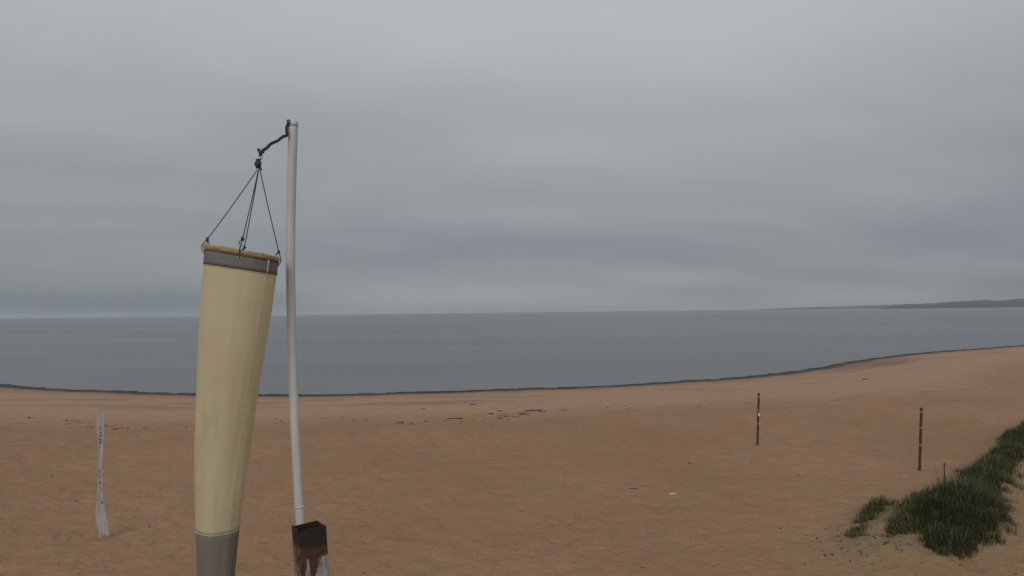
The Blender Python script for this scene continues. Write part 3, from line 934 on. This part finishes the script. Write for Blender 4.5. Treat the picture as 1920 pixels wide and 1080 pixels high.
# scattered crumbs of bark, shell and twig over the beach
def litter(name, n, region, size, label, m, seed):
    rng = random.Random(seed)
    V, F = [], []
    xs_, ys_ = [], []
    for k in range(n):
        a, b = region(rng)
        xs_.append(a); ys_.append(b)
    zs_ = ground(np.array(xs_), np.array(ys_))
    for xx, yy_, zz in zip(xs_, ys_, zs_):
        L = size * rng.lognormvariate(0, 0.6); wd = L * rng.uniform(0.15, 0.5); h = wd * rng.uniform(0.4, 0.9); an = rng.uniform(0, 3.14)
        c, s = math.cos(an), math.sin(an)
        b0 = len(V)
        for px, py, pz in ((-L, 0, 0), (L, wd * .3, 0), (0, -wd, 0), (0, wd, 0), (0.1 * L, 0, h), (0, 0, -h)):
            V.append((xx + px * c - py * s, yy_ + px * s + py * c, zz + pz + h * 0.3))
        for f in ((0, 2, 4), (2, 1, 4), (1, 3, 4), (3, 0, 4), (2, 0, 5), (1, 2, 5), (3, 1, 5), (0, 3, 5)):
            F.append(tuple(b0 + q for q in f))
    me = bpy.data.meshes.new(name)
    me.from_pydata(V, [], F)
    o = from_mesh(name, me, m, None, False)
    tag(o, label, 'debris', kind='stuff')
def reg_beach(r):
    y = 15 + 42 * r.random() ** 1.2
    return r.uniform(-0.85, 0.85) * y, y
def reg_dune(r):
    a = r.random()
    return r.gauss(9.6, 0.8), r.gauss(18.3, 1.0)
def reg_line(r):
    x = r.uniform(-35, 8)
    return x, float(np.interp(x, SX, SY)) - 20.2 + r.gauss(0, 0.5) + 1.5 * math.sin(x * 0.35)
litter('beach_litter', 1500, reg_beach, 0.022, 'tiny dark crumbs of bark and twig strewn over the sand', M['twig'], 1)
litter('dune_litter', 650, reg_dune, 0.024, 'twigs and bark fragments strewn at the dune foot', M['twig'], 2)
litter('tide_line_litter', 500, reg_line, 0.045, 'thin line of dark litter left by an old tide', M['twig'], 3)

# ------------------------------------------------------------------ marram grass on the dune
def make_blades():
    rng = np.random.default_rng(9)
    # patches: cx, cy, long radius, short radius, angle, blades, height, dry share
    patches = [(13.0, 19.8, 2.0, 1.0, 47, 15000, 0.62, 0.10), (11.5, 17.9, 0.75, 0.45, 35, 3000, 0.45, 0.14), (12.2, 18.5, 0.7, 0.6, 40, 3000, 0.5, 0.10), (12.0, 20.2, 1.3, 0.45, 48, 1500, 0.36, 0.55),
               (11.1, 20.75, 1.75, 0.24, 47, 1800, 0.34, 0.50), (9.6, 19.0, 0.45, 0.16, 50, 300, 0.22, 0.5), (10.65, 19.0, 0.45, 0.30, 30, 600, 0.26, 0.35), (15.0, 22.2, 1.5, 0.85, 47, 6500, 0.60, 0.12),
               (13.4, 21.9, 1.5, 0.45, 47, 2200, 0.40, 0.45), (16.6, 24.0, 1.6, 0.55, 47, 4200, 0.52, 0.12), (18.4, 25.9, 1.9, 0.50, 47, 4200, 0.50, 0.12), (20.6, 28.2, 2.0, 0.50, 47, 4200, 0.52, 0.14), (23.5, 31.2, 2.6, 0.6, 47, 4800, 0.55, 0.1), (28.0, 35.5, 4.0, 0.9, 47, 4500, 0.6, 0.1),
               (13.0, 19.8, 2.7, 1.6, 47, 1500, 0.40, 0.6), (17.5, 25.0, 4.5, 1.0, 47, 1500, 0.38, 0.55)]
    RX, RY, HT, TN = [], [], [], []
    for cx, cy, a, b, ang, n, h, dry in patches:
        # clustered: tufts first, then blades round each tuft
        nt_ = max(8, n // 45)
        rr = np.sqrt(rng.random(nt_)) * (1 + 0.18 * rng.standard_normal(nt_)); th = rng.random(nt_) * 2 * np.pi
        u = rr * np.cos(th) * a; v = rr * np.sin(th) * b
        tx = cx + u * math.cos(R(ang)) - v * math.sin(R(ang)); ty_ = cy + u * math.sin(R(ang)) + v * math.cos(R(ang))
        th_ = h * (1.12 - 0.5 * np.clip(rr, 0, 1.3) ** 2) * rng.uniform(0.75, 1.2, nt_)
        k = rng.integers(0, nt_, n)
        RX.append(tx[k] + 0.09 * rng.standard_normal(n)); RY.append(ty_[k] + 0.09 * rng.standard_normal(n))
        HT.append(th_[k] * rng.uniform(0.5, 1.1, n))
        tuft_t = rng.uniform(0.0, 0.45, nt_)
        TN.append(np.where(rng.random(n) < dry, rng.uniform(0.75, 1.0, n), tuft_t[k] + rng.uniform(0, 0.3, n)))
    RX, RY, HT, TN = map(np.concatenate, (RX, RY, HT, TN))
    n = len(RX)
    RZ = ground(RX, RY) - 0.02
    az = rng.random(n) * 2 * np.pi
    HT = HT * np.where(rng.random(n) < 0.06, 1.35, 1.0)
    ln = HT * rng.uniform(0.15, 0.85, n)               # how far the tip leans
    ox = np.cos(az) * ln + 0.10 * HT; oy = np.sin(az) * ln
    wd = rng.uniform(0.005, 0.010, n)
    px, py = -np.sin(az), np.cos(az)
    co = np.zeros((n, 7, 3), np.float32)
    for i, (f, hz) in enumerate(((0, 0), (0.22, 0.45), (0.58, 0.80))):
        for s, sg in ((0, -1), (1, 1)):
            ww = wd * (1, 0.85, 0.55)[i] * sg
            co[:, i * 2 + s, 0] = RX + ox * f + px * ww
            co[:, i * 2 + s, 1] = RY + oy * f + py * ww
            co[:, i * 2 + s, 2] = RZ + HT * hz
    co[:, 6, 0] = RX + ox; co[:, 6, 1] = RY + oy; co[:, 6, 2] = RZ + HT * rng.uniform(0.78, 1.0, n)
    b = (np.arange(n) * 7)[:, None]
    tris = np.concatenate([b + np.array(t) for t in ((0, 1, 3), (0, 3, 2), (2, 3, 5), (2, 5, 4), (4, 5, 6))], 1).reshape(-1, 3).astype(np.int32)
    me = bpy.data.meshes.new('dune_grass')
    me.vertices.add(n * 7); me.vertices.foreach_set('co', co.ravel())
    me.loops.add(tris.size); me.loops.foreach_set('vertex_index', tris.ravel())
    me.polygons.add(len(tris)); me.polygons.foreach_set('loop_start', np.arange(len(tris), dtype=np.int32) * 3)
    me.update(calc_edges=True)
    at = me.attributes.new('tint', 'FLOAT', 'POINT')
    at.data.foreach_set('value', np.repeat(TN, 7).astype(np.float32))
    return me
gr = from_mesh('dune_grass', make_blades(), M['grass'], None, False)
tag(gr, 'dark green marram grass covering the low sand dune', 'grass', kind='stuff')

# ------------------------------------------------------------------ haze over the sea
bm = bmesh.new()
lo, hi = (-FAR - 500, -700, -5.0), (FAR + 500, FAR + 500, 75.0)
bmesh.ops.create_cube(bm, size=1, matrix=Matrix.Translation([(a + b) / 2 for a, b in zip(lo, hi)]) @ Matrix.Diagonal([b - a for a, b in zip(lo, hi)] + [1]))
hz = from_bm('haze', bm, None, None, False)
hm = bpy.data.materials.new('haze')
hm.use_nodes = True
hm.node_tree.nodes.clear()
h = NT(hm.node_tree)
pv = h.n('ShaderNodeVolumePrincipled')
pv.inputs['Color'].default_value = (0.86, 0.92, 0.97, 1)
pv.inputs['Density'].default_value = 1.1e-4
pv.inputs['Anisotropy'].default_value = 0.2
ho = h.n('ShaderNodeOutputMaterial')
h.l(pv.outputs[0], ho.inputs['Volume'])
hz.data.materials.append(hm)
tag(hz, 'thin grey haze over the sea and shore', 'haze', kind='stuff')
